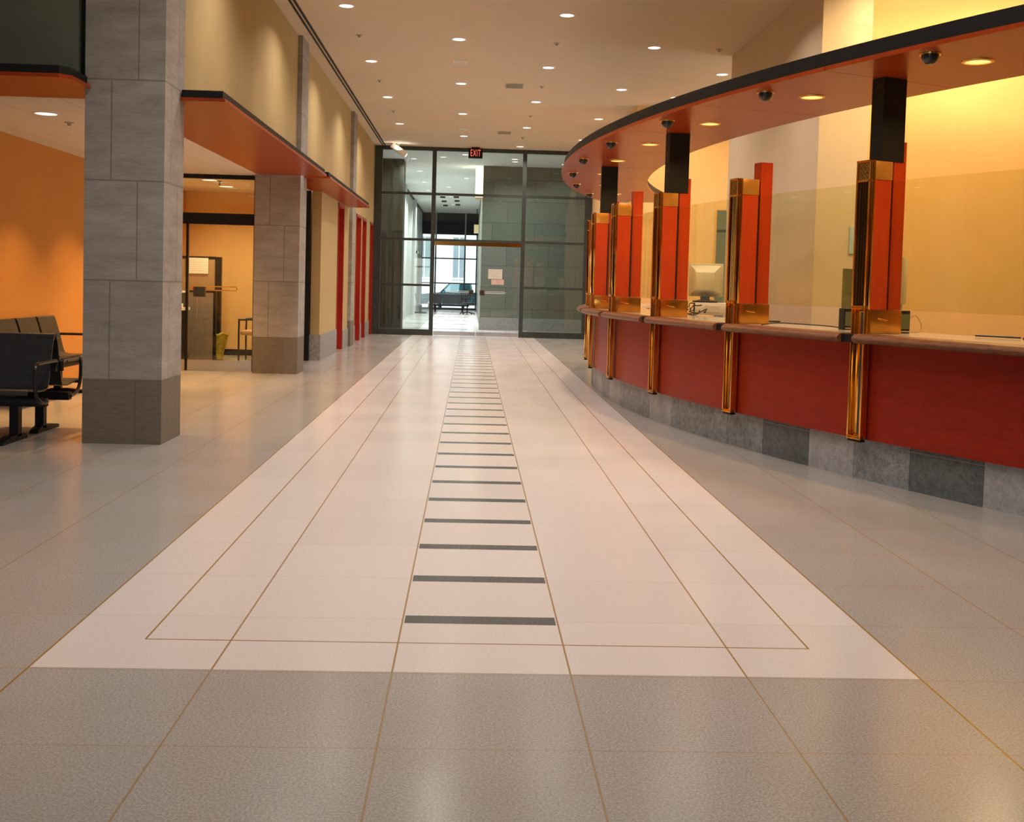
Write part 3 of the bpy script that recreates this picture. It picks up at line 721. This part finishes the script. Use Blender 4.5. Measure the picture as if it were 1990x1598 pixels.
for s_ in (-1, 1):
    MB().tube(bezier([(s_*.28, .24, 0), (s_*.28, .24, .60), (s_*.28, .20, .66), (s_*.28, -.20, .66), (s_*.28, -.26, .60), (s_*.28, -.26, 0)], 4), .014, 8).build('arm_frame', 'gloss', oc)
MB().box(-.28, .28, -.02, .02, .385, .415).build('cross_bar', 'gloss', oc)
for i, (x, y) in enumerate(((-3.95, 16.5), (-3.95, 17.6))): downlight(x, y, 'lit ceiling lamp inside the office, %s the glass' % ('nearer' if i == 0 else 'farther from'), 'lamps in the office', W_OFFICE, C_OFFICE, 'lampoffice', ZS, .12)
sp_ = thing('pendent_sprinkler', 'small dark sprinkler head hanging from the office ceiling', 'sprinkler', (-3.85, 16.7, ZS))
MB().lathe([(.03, 0), (.03, -.006), (.01, -.01), (.009, -.05), (.022, -.055), (.022, -.06), (0, -.06)], 12).build('head', 'darkplastic', sp_)
downlight(-3.90, 10.10, 'round bright downlight in the low ceiling left of the nearest pillar', 'lamps in the alcove', W_ALCOVE, C_ALCOVE, 'lampwhite', ZS, .105, 'trimring', 95)
downlight(-3.90, 11.80, 'warm downlight in the alcove ceiling hidden behind the nearest pillar', 'lamps in the alcove', W_ALCOVE, C_ALCOVE, 'lampwhite', ZS, .105, 'trimring', 95)
downlight(-3.90, 13.45, 'warm downlight in the alcove ceiling near the apricot wall', 'lamps in the alcove', W_ALCOVE, C_ALCOVE, 'lampwhite', ZS, .105, 'trimring', 95)
downlight(-3.9, 14.45, 'warm downlight in the alcove ceiling before the office glazing', 'lamps in the alcove', W_ALCOVE, C_ALCOVE, 'lampwhite', ZS, .105, 'trimring', 95)
c = copy_tree(spr); c.location = (-3.90, 10.67, ZS); c['label'] = 'small round sprinkler plate in the low tiled ceiling of the alcove'

# ================================================================== BENCHES
def seat_profile():
    """side outline of a one piece seat and back, +u is the way the sitter faces"""
    line = bezier([(.47, 0, .385), (.455, 0, .415), (.40, 0, .42), (.22, 0, .395), (.09, 0, .40), (.045, 0, .435), (.0, 0, .60), (-.06, 0, .80), (-.085, 0, .825), (-.115, 0, .81), (-.118, 0, .78)], 5)
    L = [(p.x, p.z) for p in line]; up, dn_ = [], []
    for i, p in enumerate(L):
        a, b_ = L[max(i-1, 0)], L[min(i+1, len(L)-1)]; dx, dz = b_[0]-a[0], b_[1]-a[1]; l = math.hypot(dx, dz) or 1
        nx, nz = -dz/l*.006, dx/l*.006; up.append((p[0]+nx, p[1]+nz)); dn_.append((p[0]-nx, p[1]-nz))
    return up+dn_[::-1]
PROF = seat_profile()
def bench(label, loc, rz, n, pitch, width, legs, arms, group=None):
    """row of seats along local y, sitter faces local +x"""
    t = thing('beam_bench', label, 'bench', loc, rz, group)
    L = n*pitch
    MB().box(.12, .20, -L/2-.02, L/2+.02, .27, .335).build('beam', 'black', t, .004)
    for i in range(n):
        y = -L/2+pitch*(i+.5)
        s_ = MB().sweep(PROF, 'y', y-width/2, y+width/2).build('seat', 'seatmetal', t)
        MB().box(.10, .22, y-.05, y+.05, .335, .392).build('seat_bracket', 'black', s_)
    for y in legs:
        lg = MB().box(.125, .195, y-.035, y+.035, .03, .27).build('leg', 'black', t)
        MB().sweep([(.01, .0), (.48, .0), (.48, .02), (.45, .03), (.28, .05), (.10, .05), (.03, .03), (.01, .02)], 'y', y-.035, y+.035).build('foot', 'black', lg)
    for y in arms:
        MB().tube(bezier([(.16, y, .30), (.30, y, .32), (.385, y, .40), (.40, y, .56), (.36, y, .615), (.28, y, .62), (.05, y, .62), (-.03, y, .615), (-.045, y, .58), (-.03, y, .53)], 5), .015, 8).build('armrest', 'gloss', t)
    return t
# back-to-back pair left of the near pillar, ends at the right
bench('black perforated steel bench facing the viewer at the left edge', (-4.30, 8.95, 0), -PI/2, 3, .60, .58, (.68, -.5), (.92, -.92), 'back to back black benches')
bench('black steel bench behind the front one, facing away from the viewer', (-4.30, 9.14, 0), PI/2, 3, .60, .58, (-.68, .5), (-.92, .92), 'back to back black benches')
bench('row of black steel seats along the apricot alcove wall', (-4.76, 11.75, 0), 0, 4, .555, .50, (-.6, .6), (-1.13, 1.13))

# ================================================================== ON THE COUNTER
mn = thing('computer_monitor', 'beige monitor seen from behind through the glass, left of the second divider', 'monitor', (2.56, 12.35, 1.05), math.radians(-14))
bd = MB(); bd.box(-.19, .19, -.02, .03, .20, .57); bd.build('bezel', 'beige', mn, .006)
bk_ = MB().add([(-.17, -.02, .23), (.17, -.02, .23), (.17, -.02, .55), (-.17, -.02, .55), (-.10, -.22, .27), (.10, -.22, .27), (.10, -.22, .47), (-.10, -.22, .47)], [(0,1,2,3), (7,6,5,4), (0,4,5,1), (1,5,6,2), (2,6,7,3), (3,7,4,0)]); bk_.build('tube_housing', 'beige2', mn, .008)
MB().box(-.05, .05, -.14, -.02, .16, .20).build('neck', 'darkplastic', mn); MB().lathe([(.14, .135), (.14, .15), (.06, .165), (0, .165)], 24, (0, -.08, 0)).build('foot', 'darkplastic', mn)
pc = thing('desktop_computer', 'flat beige computer case under the beige monitor', 'computer', (2.62, 12.30, 1.05), math.radians(-14))
MB().box(-.17, .19, -.22, .20, .0, .133).build('case', 'beige2', pc, .004); MB().box(-.175, -.172, -.16, .12, .02, .12).box(-.19, -.171, -.18, .14, .004, .128).build('dark_end', 'darkplastic', pc)
MB().box(-.06, .10, -.224, -.2205, .03, .10).build('vent_panel', 'beige', pc)
cbm = MB()
for i in range(7):
    q = [Vector((2.30+.02*random.random(), 11.7+.06*i, 1.06+.02*(i % 3)))]
    for k in range(5): q.append(q[-1]+Vector((random.uniform(-.05, .07), random.uniform(-.05, .05), random.uniform(-.03, .05))))
    for p in q: p.z = max(1.058, min(1.22, p.z))
    cbm.tube(bezier([tuple(p) for p in q], 4), .006, 6)
tag(cbm.build('cable_tangle', 'cable'), 'tangle of dark cables beside the third divider on the counter', 'cables')
m2 = thing('edge_on_monitor', 'beige monitor seen edge on behind the nearest divider', 'monitor', (3.62, 9.40, 1.05), math.radians(62))
MB().box(-.19, .19, -.03, .03, .20, .60).build('bezel', 'beige', m2, .006); MB().box(-.15, .15, .03, .12, .25, .55).build('rear_housing', 'beige2', m2, .01); MB().box(-.05, .05, -.02, .06, .02, .20).build('neck', 'beige', m2); MB().box(-.12, .12, -.08, .12, 0, .02).build('foot', 'beige', m2)
def devbox(loc, rz, label):
    d = thing('card_reader', label, 'device', loc, rz, 'small black boxes on the counter')
    MB().box(-.05, .05, -.03, .03, 0, .165).build('case', 'darkplastic', d, .004); MB().box(-.038, .038, -.036, -.03, .03, .14).build('face_plate', 'greenthing', d)
    MB().tube(bezier([(.05, -.01, .10), (.10, -.03, .13), (.15, -.04, .06), (.12, -.05, .012), (.02, -.06, .012), (-.05, -.05, .012)], 5), .004, 6).build('cable', 'goldcable', d)
    return d
devbox((3.10, 8.02, 1.05), math.radians(22), 'small black box with cables just right of the nearest divider base')
devbox((2.83, 8.44, 1.05), math.radians(22), 'small black box just left of the nearest divider base')
tag(MB().tube(bezier([(2.28, 8.85, 1.057), (2.42, 8.88, 1.075), (2.60, 8.62, 1.075), (2.73, 8.52, 1.07), (2.80, 8.44, 1.06)], 6), .005, 6).build('loose_cable', 'cable'), 'thin loose cable lying on the counter left of the nearest divider', 'cable')
tag(MB().tube([(3.44, 7.56, 1.062), (3.66, 7.36, 1.062)], .007, 8).build('pen', 'darkplastic'), 'black pen lying on the counter at the right edge', 'pen')
ph = thing('pen_holder', 'small black pen holder at the right end of the counter', 'holder', (3.70, 7.33, 1.05)); MB().lathe([(.035, 0), (.035, .012), (.018, .02), (.016, .05), (0, .05)], 14).build('base', 'darkplastic', ph)
tag(MB().box(2.62, 2.74, 9.93, 10.01, 1.051, 1.062).build('stapler', 'darkplastic'), 'small flat dark item on the counter right of the second divider', 'stationery')
tag(MB().box(3.92, 3.99, 11.618, 11.628, 1.75, 2.04).build('blue_notice', 'paperblue'), 'pale blue paper on the wall left of the nearest divider', 'notice')
gp = thing('paper_rack', 'dull green paper rack peeking out left of the nearest divider', 'rack', (3.36, 9.85, 1.05), math.radians(20))
MB().box(-.10, .10, -.02, .02, 0, .50).build('back_plate', 'greenthing', gp); MB().box(-.10, .10, -.10, -.02, 0, .26).build('tray', 'greenthing', gp)

# ================================================================== BEYOND THE GLAZING
YF = 53.5
struct(MB().box(.19, 11, 31.5, YF, 0, ZC).build('wall_stone', 'ashlar'), 'coursed grey stone wall seen through the glazing')
struct(MB().box(.165, 11, 31.47, 31.5, 0, .36).build('baseboard_stone', 'kickstone'))
struct(MB().box(-2.75, -2.5, 31.2, YF, 0, ZC).build('wall_far', 'palegrey'), 'pale grey left wall of the far lobby')
struct(MB().box(-2.75, -2.6, YE+.1, 31.2, 0, ZC).build('wall_link', 'palegrey'))
struct(MB().box(10.8, 11, YE+.1, 31.5, 0, ZC).build('wall_east', 'palegrey'))
struct(MB().box(3.03, 11, YE+.1, YE+.2, 0, ZC).build('wall_north', 'cream'))
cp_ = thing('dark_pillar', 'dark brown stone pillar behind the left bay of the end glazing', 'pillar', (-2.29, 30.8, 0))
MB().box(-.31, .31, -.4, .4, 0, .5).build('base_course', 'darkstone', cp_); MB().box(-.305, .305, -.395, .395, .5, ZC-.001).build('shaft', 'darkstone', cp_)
for i, y in enumerate((38.5, 45.2)):
    p_ = thing('lobby_pilaster', 'pale pilaster on the far lobby wall, %s one' % ('nearer' if i == 0 else 'farther'), 'pillar', (-2.42, y, 0), 0, 'pilasters in the far lobby')
    MB().box(-.078, .05, -.4, .4, 0, .5).build('base_course', 'palegrey', p_); MB().box(-.078, .04, -.39, .39, .5, ZC-.001).build('shaft', 'palegrey', p_)
struct(MB().box(-2.50, -2.44, 40, YF-.1, ZC-.035, ZC-.001).build('trim_4', 'black'), 'dark line where the far lobby wall meets the ceiling')
nb = struct(MB().box(-2.498, -2.47, 48.2, 51.8, .0, 2.55).build('door_10', 'brown'), 'brown doorway in the far lobby wall')
MB().box(-2.498, -2.45, 48.1, 48.2, 0, 2.65).box(-2.498, -2.45, 51.8, 51.9, 0, 2.65).box(-2.498, -2.45, 48.1, 51.9, 2.55, 2.65).build('door_frame', 'palegrey', nb)
gbx = thing('glow_box', 'bright yellow white glowing box at the top corner of the stone wall', 'light', (.075, 31.9, 3.76))  # emissive box for a bright strip at this corner, cause unknown
MB().box(-.10, .114, -.34, .34, 0, .86).build('glow_body', 'glowbox', gbx); MB().box(-.102, .114, -.36, .36, -.02, 0).build('bottom_cap', 'maple', gbx)
wf = struct(bpy.data.objects.new('window_3', None), 'far street window with slim dark mullions'); COL.objects.link(wf); wf.location = (0, YF, 0)
f = MB()
for x in (-2.5, -1.83, -.42, .15): f.box(x-.035, x+.035, -.05, .05, 0, 3.62)
for z in (.07, 1.28, 2.47): f.box(-2.465, .19, -.045, .045, z-(.07 if z < 1 else .03), z+.03)
f.build('window_frame', 'frame', wf)
for a, b_ in ((-2.465, -1.865), (-1.795, -.455), (-.385, .115)): MB().box(a, b_, -.005, .005, .1, 3.62).build('pane', 'outglass', wf)
struct(MB().box(-2.5, .19, YF-.05, YF+.05, 3.62, ZC).build('wall_blind', 'blind'), 'dark band over the far street window')
for i, x in enumerate((-1.83, -.42)): struct(MB().box(x-.03, x+.03, YF-.09, YF-.05, 3.62, ZC).build('trim_%d' % (i+2), 'palegrey'))
ys_ = thing('hanging_sign', 'small amber sign before the dark band in the far lobby', 'sign', (.11, 50.0, 0))
MB().box(-.13, .13, -.03, .03, 3.56, 3.95).build('face', 'yellowsign', ys_); MB().box(-.02, .02, -.015, .015, 3.95, ZC-.001).build('stem', 'black', ys_)
for x, y in ((1.0, 29.6), (2.4, 28.8), (2.4, 30.5), (-.9, 29.6)): downlight(x, y, 'white downlight added behind the glazed end wall to light the stone wall', 'added downlights behind the glazing', 12, C_FAR, 'lampfar')  # extra lamps added to brighten the stone wall behind the glass
FAR = [(-.316, 28.9), (1.03, 30.2), (-1.71, 30.2), (-1.71, 33.5), (-.32, 32.1), (-.32, 35.4), (-1.72, 37.2), (-.95, 38.8), (-1.73, 40.5), (-.95, 43.1), (-1.66, 45.3), (-.95, 47.6)]
for i, (x, y) in enumerate(FAR):
    downlight(x, y, 'white downlight in the far lobby ceiling seen through the glazing', 'downlights beyond the glazing', 34 if y < 32.5 else W_FAR, C_FAR, 'lampfar')
for i, (x, y) in enumerate(((-1.27, 45.4), (-.74, 45.0), (-.73, 47.2), (-1.27, 47.8), (-1.27, 43.2), (-.74, 43.0))):
    d = thing('ceiling_spot', 'tiny black spot fitting in the far lobby ceiling', 'light', (x, y, ZC), 0, 'tiny black spots in the far ceiling')
    MB().box(-.10, .10, -.07, .07, -.06, -.001).build('housing', 'black', d)
# far benches and chair
def farbench(label, loc, rz, n):
    t = thing('lobby_bench', label, 'bench', loc, rz, 'black benches in the far lobby')
    for i in range(n):
        y = (i-(n-1)/2)*.60
        s_ = MB().sweep(PROF, 'y', y-.28, y+.28).build('seat', 'seatmetal', t)
    MB().box(.12, .20, -n*.3, n*.3, .27, .335).build('beam', 'black', t)
    for y in (-n*.3+.3, n*.3-.3): MB().box(.12, .20, y-.04, y+.04, 0, .27).box(-.10, .42, y-.04, y+.04, 0, .04).build('leg', 'black', t)
farbench('row of black seats seen from behind before the far street window', (-1.05, 49.0, 0), PI/2, 3)
farbench('black bench against the left wall of the far lobby', (-2.36, 46.9, 0), 0, 2)
oc2 = thing('office_chair', 'dark swivel chair beside the far row of seats', 'chair', (-.22, 46.5, 0), math.radians(20))
for k in range(5):
    a = 2*PI*k/5; MB().tube([(0, 0, .10), (.30*math.cos(a), .30*math.sin(a), .05)], .02, 6).lathe([(.03, -.02), (.03, .02)], 10, (.30*math.cos(a), .30*math.sin(a), .03), 'x').build('base_arm', 'black', oc2)
MB().lathe([(.03, .08), (.03, .42)], 10).build('stem', 'black', oc2); MB().box(-.23, .23, -.22, .22, .42, .49).build('seat', 'darkplastic', oc2, .02)
b5 = MB(); b5.tube(bezier([(-.2, .22, .62), (-.2, .24, .95), (-.1, .25, 1.02), (.1, .25, 1.02), (.2, .24, .95), (.2, .22, .62)], 4), .014, 6)
for x in (-.1, 0, .1): b5.tube([(x, .235, .62), (x, .25, 1.02)], .010, 6)
b5.tube([(-.2, .22, .64), (.2, .22, .64)], .014, 6); b5.tube([(0, .2, .45), (0, .225, .64)], .018, 6); b5.build('backrest', 'black', oc2)
for s_ in (-1, 1): MB().tube(bezier([(s_*.22, .05, .46), (s_*.27, .02, .55), (s_*.27, -.02, .66), (s_*.27, .18, .68)], 4), .014, 6).build('armrest', 'black', oc2)
# street: ground is the floor slab; facade and car
fb = thing('white_building', 'overexposed white building across the street', 'building', (0, 66, 0))
MB().box(-14, 14, 0, 1, -.25, 14).build('facade', 'facade', fb)
for x in (-2.9, -.85, 1.2, -5.0):
    w_ = MB().box(x-.35, x+.35, -.02, .01, 1.6, 4.0).build('window', 'facadewin', fb)
    MB().box(x-.42, x+.42, -.12, -.02, 1.5, 1.6).build('window_sill', 'facade', w_); MB().box(x-.03, x+.03, -.04, -.02, 1.6, 4.0).build('window_bar', 'facade', w_)
MB().box(-14, 14, -.15, 0, 4.6, 4.85).build('cornice', 'facade', fb)
struct(MB().box(-20, 20, 54, 80, -.45, -.25).build('floor_street', 'road'), 'street outside the far window')
car = thing('parked_car', 'dark teal pickup parked outside the far street window', 'car', (-1.0, 58.0, -.25))
yb = .86
MB().sweep([(-1.78, .45), (-1.82, .70), (-1.70, .93), (-.66, 1.05), (1.02, 1.08), (3.1, 1.06), (3.12, .50), (2.62, .42), (2.52, .66), (2.22, .80), (1.92, .66), (1.82, .40), (-.55, .40), (-.65, .66), (-.95, .80), (-1.25, .66), (-1.35, .42)], 'y', -yb, yb).build('body', 'carpaint', car, .03)
MB().sweep([(-.26, 1.49), (-.10, 1.535), (.80, 1.535), (.92, 1.49)], 'y', -.72, .72).build('roof', 'carpaint', car, .015)
cab = MB()
for s_ in (-1, 1):
    cab.tube([(-.66, s_*.80, 1.04), (-.22, s_*.70, 1.50)], .035, 6); cab.tube([(.98, s_*.80, 1.06), (.88, s_*.70, 1.50)], .05, 6)
    cab.add([(.28, s_*.82, 1.05), (.98, s_*.82, 1.05), (.88, s_*.72, 1.50), (.32, s_*.72, 1.50), (.28, s_*.79, 1.05), (.98, s_*.79, 1.05), (.88, s_*.69, 1.50), (.32, s_*.69, 1.50)], [(0,1,2,3), (4,7,6,5), (0,4,5,1), (1,5,6,2), (2,6,7,3), (3,7,4,0)])
cab.build('cab_pillars', 'carpaint', car)
def pane(name, q):
    v = [Vector(p) for p in q]; n_ = (v[1]-v[0]).cross(v[2]-v[0]).normalized()*.008
    MB().add([tuple(p) for p in v]+[tuple(p+n_) for p in v], [(3,2,1,0), (4,5,6,7), (0,1,5,4), (1,2,6,5), (2,3,7,6), (3,0,4,7)]).build(name, 'carglass', car)
for s_ in (-1, 1): pane('side_window', [(-.60, s_*.80, 1.06), (.28, s_*.80, 1.06), (.32, s_*.71, 1.48), (-.20, s_*.71, 1.48)])
pane('windscreen', [(-.66, -.76, 1.06), (-.66, .76, 1.06), (-.24, .67, 1.49), (-.24, -.67, 1.49)])
pane('rear_window', [(.98, -.76, 1.09), (.98, .76, 1.09), (.90, .67, 1.48), (.90, -.67, 1.48)])
for x in (-.95, 2.22):
    for s_ in (-1, 1):
        w_ = MB().lathe([(.0, -.1), (.30, -.1), (.335, -.07), (.335, .07), (.30, .1), (0, .1)], 24, (x, s_*.77, .336), 'y').build('wheel', 'tyre', car)
        MB().lathe([(.0, -.115), (.17, -.11), (.20, -.10), (.20, .10), (.17, .11), (0, .115)], 16, (x, s_*.77, .336), 'y').build('hub_cap', 'chrome', w_)
for s_ in (-1, 1): MB().box(-1.84, -1.74, s_*.62-.17, s_*.62+.17, .70, .86).build('headlamp', 'chrome', car)
MB().box(-1.90, -1.78, -.84, .84, .45, .60).build('bumper', 'chrome', car)
MB().box(3.08, 3.15, -.84, -.70, .72, 1.0).build('tail_lamp', 'tail', car)
MB().lathe([(0, -.06), (.06, -.03), (.06, .03), (0, .06)], 10, (-.45, -.93, 1.12), 'y').build('mirror', 'carpaint', car)
